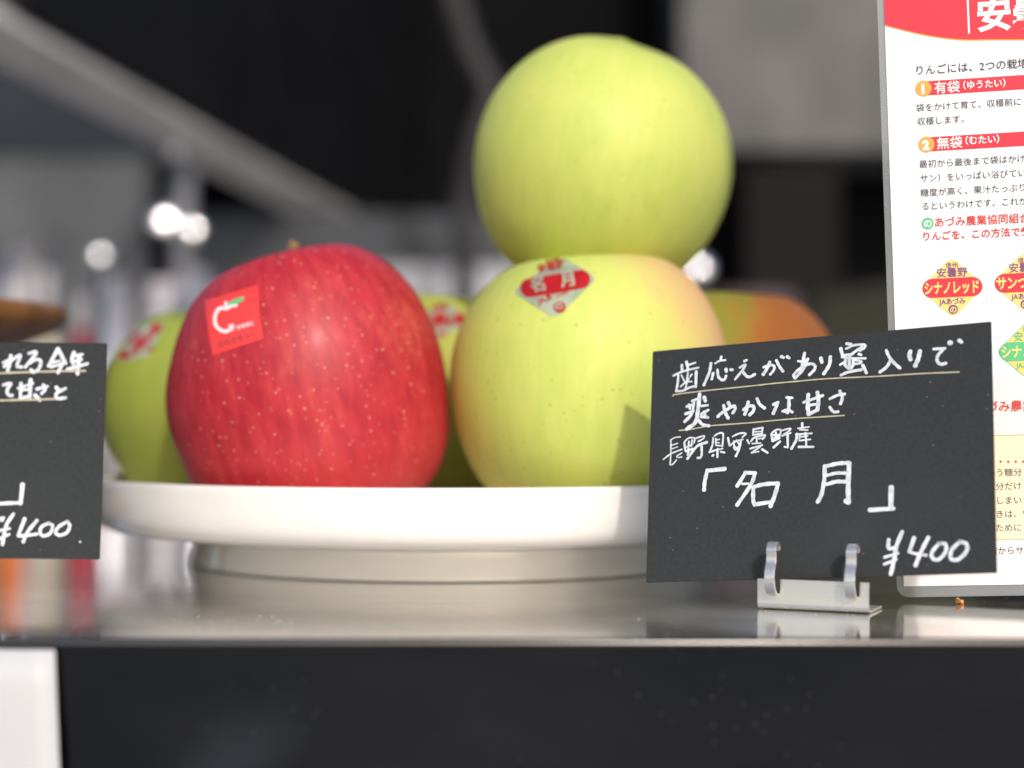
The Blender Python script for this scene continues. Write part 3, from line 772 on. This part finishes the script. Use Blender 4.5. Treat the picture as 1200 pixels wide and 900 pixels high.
# bands with number discs
def band(px, py, r):
    u, v = PXY(px, py); s = pp.scale(px, py)
    return u, v, r * s
bands, discs = [], []
for px, py in ((1082, 104), (1085.5, 169.5)):
    u, v, r = band(px, py, 8.6); bands.append([(u, v - r), (U1 - 0.012, v - r), (U1 - 0.012, v + r), (u, v + r)])
    u, v, r = band(px, py, 9.6); discs.append([(u + r * math.cos(k * 0.2618), v + r * math.sin(k * 0.2618)) for k in range(24)])
flat('heading_band', M['red_ink'], bands, 0.00028)
flat('number_disc', M['orange_ink'], discs, 0.00034)
texts('heading_lettering', M['white_ink'], [('1', 1077.8, 110, 15, 0.06), ('2', 1081.2, 175.5, 15, 0.06),
      ('有袋', 1094.5, 109, 15.2, 0.012), ('（ゆうたい）', 1121.5, 104.6, 10.6, 0.02), ('無袋', 1097.5, 174, 15.2, 0.012), ('（むたい）', 1124, 169.4, 10.8, 0.02)], 0.0004)
texts('body_lettering', M['grey_ink'], [
    ('袋をかけて育て、収穫前に', 1073.5, 130.5, 10.25, 0.0), ('収穫します。', 1074.5, 146.5, 10.25, 0.0),
    ('最初から最後まで袋はかけ', 1077, 196.5, 10.3, 0.0), ('サン）をいっぱい浴びてい', 1078, 213.2, 10.3, 0.0), ('糖度が高く、果汁たっぷり', 1078.5, 230, 10.3, 0.0), ('るというわけです。これが', 1079.5, 245.8, 10.3, 0.0)])
texts('lead_lettering', M['black_ink'], [('りんごには、2つの栽培', 1071.5, 87.5, 12.6, 0.008)])
texts('panel_lettering', M['black_ink'], [('いう糖分', 1156, 558, 10.4, 0.0), ('水分だけ', 1156, 574, 10.4, 0.0), ('てしまいま', 1156, 590.5, 10.4, 0.0), ('ときは、ワ', 1156, 606.5, 10.4, 0.0), ('るために', 1156, 622.5, 10.4, 0.0), ('以前からサ', 1148, 649.5, 10.4, 0.0)])
texts('red_lettering', M['red_text'], [('あづみ農業協同組合', 1094.5, 265.3, 12.4, 0.010), ('りんごを、この方法で栽', 1080, 281.5, 11.5, 0.016)])
texts('red_subheading', M['red_text'], [('づみ農業', 1155.5, 482, 14.2, 0.012)])
u, v, r = band(1087, 262, 7.2)
flat('mark_disc', M['green_ink'], [[(u + r * math.cos(k * 0.3142), v + r * math.sin(k * 0.3142)) for k in range(20)]], 0.00032)
texts('mark_lettering', M['white_ink'], [('の', 1081.8, 266.2, 10.6, 0.03)])
# diamond badges
def badge(cx, cy, ink, name1, name2, word, small):
    s = pp.scale(cx, cy); u, v = PXY(cx, cy)
    q = lambda x, y: (u + x * s, v + y * s)
    dia = round_poly([(-38.5, 0), (0, 36.5), (38.5, 0), (0, -36.5)], 9, 6)
    dia2 = round_poly([(-39.6, 0), (0, 37.6), (39.6, 0), (0, -37.6)], 9, 6)
    flat('badge_outline', M['green_ink'] if ink is M['green_ink'] else M['cream_ink'], [[q(*p) for p in dia2]], 0.00026)
    b = flat('badge', M['yellow_ink'], [[q(*p) for p in dia]], 0.00030)
    cap = capsule(-23.5, 0, 23.5, 0, 11.6)
    flat('badge_band', ink, [[q(*p) for p in cap]], 0.00036)
    r = 5.6
    flat('badge_mark', small, [[q(r * math.cos(k * 0.3142), -26.4 + r * math.sin(k * 0.3142)) for k in range(20)]], 0.00036)
    def tx(nm, mat, items):
        bm = bmesh.new()
        for body, x, y, sz, bold, sx in items: add_text(bm, body, lambda a, c: L(*q(x + a * sz, y + c * sz), 0.00042), bold, sx)
        link_mesh(nm, bm, mat, sheet_o)
    tx('badge_lettering', M['yellow_ink'], [(word, -33.5, -6.2, 16.5, 0.035, 0.66 if len(word) > 5 else 0.76), ('の', -4.4, -30.0, 9, 0.03, 1)])
    tx('badge_small_lettering', small, [(name1, -7.2, 24.2, 7.4, 0.006, 1), (name2, -18.3, 13.6, 12.2, 0.010, 1), ('JAあづみ', -15.5, -19.8, 8.6, 0.012, 0.9)])
badge(1116.0, 337.0, M['red_ink'], '信州', '安曇野', 'シナノレッド', M['purple_ink'])
badge(1200.5, 331.0, M['red_ink'], '信州', '安曇野', 'サンつがる', M['purple_ink'])
badge(1206.0, 411.5, M['green_ink'], '信州', '安曇野', 'シナノゴー', M['green_ink'])

# crumb on the ledge
bm = bmesh.new(); bmesh.ops.create_icosphere(bm, subdivisions=3, radius=0.0009)
for v in bm.verts:
    n = 1 + 0.35 * math.sin(v.co.x * 4100 + 1) * math.cos(v.co.z * 3600) + 0.2 * math.sin(v.co.y * 5200)
    v.co = Vector((v.co.x * 1.25 * n, v.co.y * 0.9 * n, v.co.z * 0.72 * n + (0.0004 if v.co.x < 0 else 0)))
c = at(1125, 708, 0.4505); c.z = 0.0006
crumb = link_mesh('crumb', bm, plain('orange_crumb', (0.60, 0.27, 0.07), 0.7, var=0.4, scale=900), smooth=True, loc=c)
tag(crumb, 'tiny orange crumb on the steel ledge in front of the leaflet', 'crumb')

# dust grains lying on the ledge
bm = bmesh.new(); rd = random.Random(4)
for i in range(300):
    k = rd.random()
    if k < 0.62: px, d = rd.gauss(240, 110), 0.386 + abs(rd.gauss(0, 0.022))
    elif k < 0.85: px, d = rd.uniform(380, 1150), rd.uniform(0.384, 0.43)
    else: px, d = rd.uniform(10, 1190), rd.uniform(0.381, 0.45)
    p = at(px, 700, d); rr = rd.choice((0.00004, 0.00005, 0.00006, 0.00008, 0.00012)) * rd.uniform(0.8, 1.2)
    if (p.x - PC.x) ** 2 + (p.y - PC.y) ** 2 < 0.092 ** 2: continue
    res = bmesh.ops.create_icosphere(bm, subdivisions=1, radius=rr)
    sx, sy, a = rd.uniform(0.8, 2.4), rd.uniform(0.7, 1.2), rd.random() * 3.1
    for v in res['verts']:
        x, y = v.co.x * sx, v.co.y * sy
        v.co = Vector((p.x + x * math.cos(a) - y * math.sin(a), p.y + x * math.sin(a) + y * math.cos(a), v.co.z + rr * 0.9))
o = link_mesh('dust', bm, plain('pale_dust', (0.46, 0.42, 0.35), 0.9, var=0.3, scale=300))
o['kind'] = 'stuff'; tag(o, 'pale dust grains scattered on the steel ledge', 'dust')

# ------------------------------------------------------------------ things at the back of the stall (all far out of focus)
dark = lambda n, c, r=0.6, m=0.0: plain(n, c, r, m, var=0.2, scale=12, spec=0.12)
bm = box(bmesh.new(), -1.6, 1.6, 1.15, 2.2, -0.17, -0.13, 0.004)
bt = empty('work_table', (0, 1.6, -1.02), 'steel work table behind the counter, mostly hidden by the plate', 'table')
o = link_mesh('table_top', bm, steel('table_steel', (0.42, 0.42, 0.44), 0.25, 0.4, dust=0.05), bt); o.location = (0, -1.6, 1.02)
for lx in (-1.5, 1.5):
    for ly in (-0.38, 0.53):
        link_mesh('leg', box(bmesh.new(), lx - 0.025, lx + 0.025, ly - 0.025, ly + 0.025, 0.0, 0.849), M['dark_wall'], bt)
TZ = -0.13

def prism_box(px0, px1, py0, py1, d, depth):
    a, b_ = at(px0, py1, d), at(px1, py0, d)
    return box(bmesh.new(), a.x, b_.x, d, d + depth, a.z, b_.z, 0.004)
# extractor hood: dark canopy with a pale steel lip running away from us
hood = empty('extractor_hood', at(200, 150, 1.7), 'dark extractor hood with a slanting pale steel lip, upper left', 'hood')
bm = tube(bmesh.new(), [at(-60, 8, 1.25) - hood.location, at(180, 136, 1.6) - hood.location, at(455, 288, 2.3) - hood.location], 0.024, 4)
link_mesh('lip', bm, plain('hood_lip_steel', (0.52, 0.50, 0.48), 0.55, 0.2, var=0.15, scale=8), hood)
bm = bmesh.new()
q = [at(-60, 2, 1.30), at(455, 282, 2.36), at(455, -160, 2.36), at(-60, -420, 1.30)]
f1 = [bm.verts.new(p - hood.location) for p in q]; f2 = [bm.verts.new(p - hood.location + Vector((0.05, 0.02, 0))) for p in q]
bm.faces.new(f1); bm.faces.new(f2)
for i in range(4): bm.faces.new((f1[i - 1], f1[i], f2[i], f2[i - 1]))
bmesh.ops.recalc_face_normals(bm, faces=bm.faces)
link_mesh('canopy', bm, dark('hood_black', (0.0055, 0.0055, 0.0065), 0.6), hood)

sp_ = empty('steel_cabinet', at(150, 600, 2.3), 'grey steel cabinet under the slanting hood lip, upper left', 'cabinet')
o = link_mesh('upper_panel', prism_box(-260, 330, 60, 185, 2.32, 0.05), dark('panel_slate', (0.028, 0.032, 0.040), 0.7), sp_); o.location = -sp_.location
o = link_mesh('lower_panel', prism_box(-260, 175, 185, 700, 2.30, 0.05), dark('panel_grey', (0.105, 0.108, 0.112), 0.6), sp_); o.location = -sp_.location
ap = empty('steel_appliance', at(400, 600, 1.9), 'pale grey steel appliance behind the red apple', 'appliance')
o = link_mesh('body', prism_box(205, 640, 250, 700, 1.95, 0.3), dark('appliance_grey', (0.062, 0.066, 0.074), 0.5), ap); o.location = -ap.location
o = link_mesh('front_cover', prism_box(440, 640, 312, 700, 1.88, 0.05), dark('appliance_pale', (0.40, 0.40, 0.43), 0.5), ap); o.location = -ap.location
cb = empty('wall_cupboard', at(930, 100, 2.2), 'grey wall cupboard hanging at the back, upper right', 'cupboard')
o = link_mesh('carcass', prism_box(798, 1160, -260, 176, 2.2, 0.2), dark('cupboard_grey', (0.125, 0.122, 0.12), 0.6), cb); o.location = -cb.location
bm = tube(bmesh.new(), [at(522, -40, 1.7), at(548, 50, 1.7), at(575, 112, 1.7), at(560, 165, 1.7), at(545, 250, 1.72), at(545, 420, 1.75)], 0.0125, 14)
o = link_mesh('hose', bm, dark('hose_grey', (0.045, 0.044, 0.046), 0.4), smooth=True)
tag(o, 'grey hose hanging at the back, left of the top apple', 'hose')
o = link_mesh('crate', prism_box(872, 985, 196, 600, 2.0, 0.25), dark('crate_brown', (0.008, 0.0065, 0.006), 0.7)); tag(o, 'dark brown crate stack below the grey wall cupboard', 'crate')
# dark sack, lower right behind the leaflet
bm = bmesh.new(); bmesh.ops.create_icosphere(bm, subdivisions=4, radius=1)
for v in bm.verts:
    n = 1 + 0.06 * math.sin(v.co.x * 5 + 2) * math.cos(v.co.z * 4) + 0.04 * math.sin(v.co.y * 9)
    v.co = Vector((v.co.x * 0.115 * n, v.co.y * 0.09 * n, v.co.z * 0.16 * n))
c = at(1030, 400, 1.7); c.z = TZ + 0.158
o = link_mesh('sack', bm, dark('olive_cloth', (0.032, 0.032, 0.022), 0.9), smooth=True, loc=c)
tag(o, 'dark olive sack on the work table, left of the leaflet edge', 'sack')
bm = bmesh.new(); c = at(880, 345, 1.75)
lathe(bm, [(0, 0), (0.05, 0), (0.055, 0.02), (0.055, c.z - TZ - 0.02), (0.045, c.z - TZ), (0, c.z - TZ)], 32)
o = link_mesh('tub', bm, dark('tub_mauve', (0.085, 0.065, 0.07), 0.5), smooth=False, loc=(c.x, c.y, TZ))
tag(o, 'mauve grey tub at the back above the orange cheeked apple', 'tub')

# bottles and steel tumblers standing behind the left card
def bottle(px, top, d, wpx, body_m, cap_m, label, cat='bottle', name='bottle'):
    t = at(px, top, d); h = t.z - TZ; r = wpx / 2 / F * d
    e = empty(name, (t.x, d, TZ), label, cat, 'bottles and tumblers at the back left')
    if name == 'bottle':
        link_mesh('body', lathe(bmesh.new(), [(0, 0), (r, 0.001), (r, h * 0.70), (r * 0.85, h * 0.78), (r * 0.42, h * 0.86), (r * 0.40, h * 0.90), (0, h * 0.90)], 32), body_m, e, smooth=True)
        link_mesh('cap', lathe(bmesh.new(), [(0, h * 0.90), (r * 0.48, h * 0.90), (r * 0.48, h), (0, h)], 24), cap_m, e)
    else:
        link_mesh('body', lathe(bmesh.new(), [(0, 0), (r * 0.85, 0.001), (r, h), (r * 0.93, h), (r * 0.80, 0.01), (0, 0.01)], 32), body_m, e, smooth=True)
    return e
cap_w = dark('bottle_cap', (0.35, 0.34, 0.35), 0.4)
bottle(12, 330, 1.45, 34, dark('orange_plastic', (0.52, 0.13, 0.02), 0.4), cap_w, 'orange bottle, leftmost of those behind the left card')
bottle(55, 318, 1.47, 34, dark('cream_plastic', (0.40, 0.36, 0.27), 0.4), cap_w, 'cream bottle between the orange and red ones behind the left card')
bottle(96, 348, 1.45, 30, dark('red_plastic', (0.36, 0.03, 0.05), 0.4), cap_w, 'red bottle showing just above the left black card')
mt = [plain('tumbler_steel', (0.66, 0.65, 0.68), 0.3, 0.8, var=0.1), plain('tumbler_dark', (0.14, 0.14, 0.15), 0.35, 0.5, var=0.1), plain('tumbler_pale', (0.52, 0.49, 0.52), 0.4, 0.2, var=0.1)]
for px, top, w, k, lb in ((28, 290, 26, 2, 'pale tumbler standing between the orange and cream bottles'), (70, 275, 18, 1, 'thin dark tumbler above the left card, between cream and red bottles'),
                          (128, 322, 34, 0, 'steel tumbler right of the red bottle, above the left card'), (160, 300, 20, 1, 'thin dark tumbler just left of the wide pale one'),
                          (192, 330, 36, 2, 'wide pale tumbler behind the back left green apple'), (8, 300, 22, 0, 'steel tumbler at the very left edge, behind the orange bottle'), (146, 345, 30, 2, 'low pale tumbler between the steel tumbler and the thin dark one'), (212, 352, 26, 1, 'low dark tumbler under the chrome tap'),
                          (232, 318, 30, 0, 'steel tumbler beside the left shoulder of the red apple')):
    bottle(px, top, 1.55 + 0.01 * k, w, mt[k], None, lb, 'tumbler', 'tumbler')

# chrome tap with knobs shaped to glint, and two steel domes added for glints
chrome = plain('chrome', (0.75, 0.75, 0.77), 0.09, 1.0, var=0.02)
tap = empty('tap', at(215, 262, 1.62), 'chrome tap with round knobs glinting in the sun, upper left of the red apple', 'tap')
def rel(px, py, d): return at(px, py, d) - tap.location
def ball(parent, name, p, r, mat, world, flat=1.0):
    """round knob; flat < 1 makes it a shallow dome facing halfway between us and the sun"""
    bm = bmesh.new(); bmesh.ops.create_uvsphere(bm, u_segments=64, v_segments=48, radius=r)
    hv = (SUN + (cam.location - world).normalized()).normalized()
    rot = Vector((0, 0, 1)).rotation_difference(hv).to_matrix()
    for v in bm.verts: v.co = rot @ Vector((v.co.x, v.co.y, v.co.z * flat))
    return link_mesh(name, bm, mat, parent, smooth=True, loc=p)
ball(tap, 'knob', rel(193, 258, 1.62), 0.0130, chrome, at(193, 258, 1.62), 0.37)
ball(tap, 'knob', rel(226, 268, 1.62), 0.0085, chrome, at(226, 268, 1.62), 0.34)
foot = Vector((0, 0, TZ - tap.location.z))
link_mesh('spout', tube(bmesh.new(), [foot + Vector((0, 0.04, 0)), rel(214, 262, 1.66), rel(216, 215, 1.66), rel(214, 190, 1.66), rel(204, 178, 1.60)], 0.0115, 16), plain('tap_steel', (0.19, 0.19, 0.21), 0.4, 0.3, var=0.1), tap, smooth=True)
for px, py, d, r, fl, lb in ((118, 299, 1.48, 0.0080, 0.46, 'round steel knob glinting above the left card'), (818, 314, 1.55, 0.0120, 0.50, 'round steel knob glinting beside the underside of the top apple')):
    p = at(px, py, d); e = empty('glint_dome', (p.x, p.y, TZ), lb.replace('round steel knob', 'added steel dome'), 'glint_dome', 'added steel domes at the back')
    ball(e, 'knob', (0, 0, p.z - TZ), r, chrome, p, fl)
    link_mesh('dome_post', tube(bmesh.new(), [(0, 0, 0), (0, 0.001, (p.z - TZ) * 0.5), (0, 0, p.z - TZ)], 0.0022, 8), M['dark_wall'], e, smooth=True)

# wooden stand whose rim pokes in above the left card
c = Vector(((74 - 600) / F * 0.62 - 0.085, 0.62, 0))
ws = empty('wooden_stand', c, 'brown wooden stand whose dish edge shows above the left black card', 'wooden stand')
H = EYE + (495 - 358) / F * 0.62
wood = plain('brown_wood', (0.20, 0.085, 0.025), 0.5, var=0.3, scale=60)
link_mesh('dish', lathe(bmesh.new(), [(0, H - 0.012), (0.06, H - 0.009), (0.078, H - 0.002), (0.083, H), (0.085, H - 0.003), (0.081, H - 0.008), (0.066, H - 0.014), (0.03, H - 0.022), (0, H - 0.024)], 96), wood, ws, smooth=True)
link_mesh('stem', lathe(bmesh.new(), [(0.014, H - 0.020), (0.011, H * 0.5), (0.016, 0.012), (0.045, 0.004), (0.046, 0.0003), (0, 0.0003)], 48), wood, ws, smooth=True)

# white sheet added to stand in for a reflection in the counter front
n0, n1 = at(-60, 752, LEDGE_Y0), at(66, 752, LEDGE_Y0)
bm = bmesh.new()
NY = 14
for j in range(NY):
    pass
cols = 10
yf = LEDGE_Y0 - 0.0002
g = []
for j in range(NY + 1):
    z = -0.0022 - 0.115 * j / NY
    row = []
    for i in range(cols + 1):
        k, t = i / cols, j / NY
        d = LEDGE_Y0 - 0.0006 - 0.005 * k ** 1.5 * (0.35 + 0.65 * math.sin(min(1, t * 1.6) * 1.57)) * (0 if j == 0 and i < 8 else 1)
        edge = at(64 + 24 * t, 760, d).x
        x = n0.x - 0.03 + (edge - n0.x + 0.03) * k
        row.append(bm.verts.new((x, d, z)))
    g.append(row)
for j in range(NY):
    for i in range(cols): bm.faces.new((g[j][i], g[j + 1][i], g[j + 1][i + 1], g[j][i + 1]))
o = link_mesh('reflection_sheet', bm, plain('reflection_white', (0.54, 0.54, 0.545), 0.6, var=0.02), smooth=True)
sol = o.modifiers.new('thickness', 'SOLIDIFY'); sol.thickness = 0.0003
tag(o, 'white sheet standing in for a reflection in the dark counter front, lower left', 'reflection_sheet')
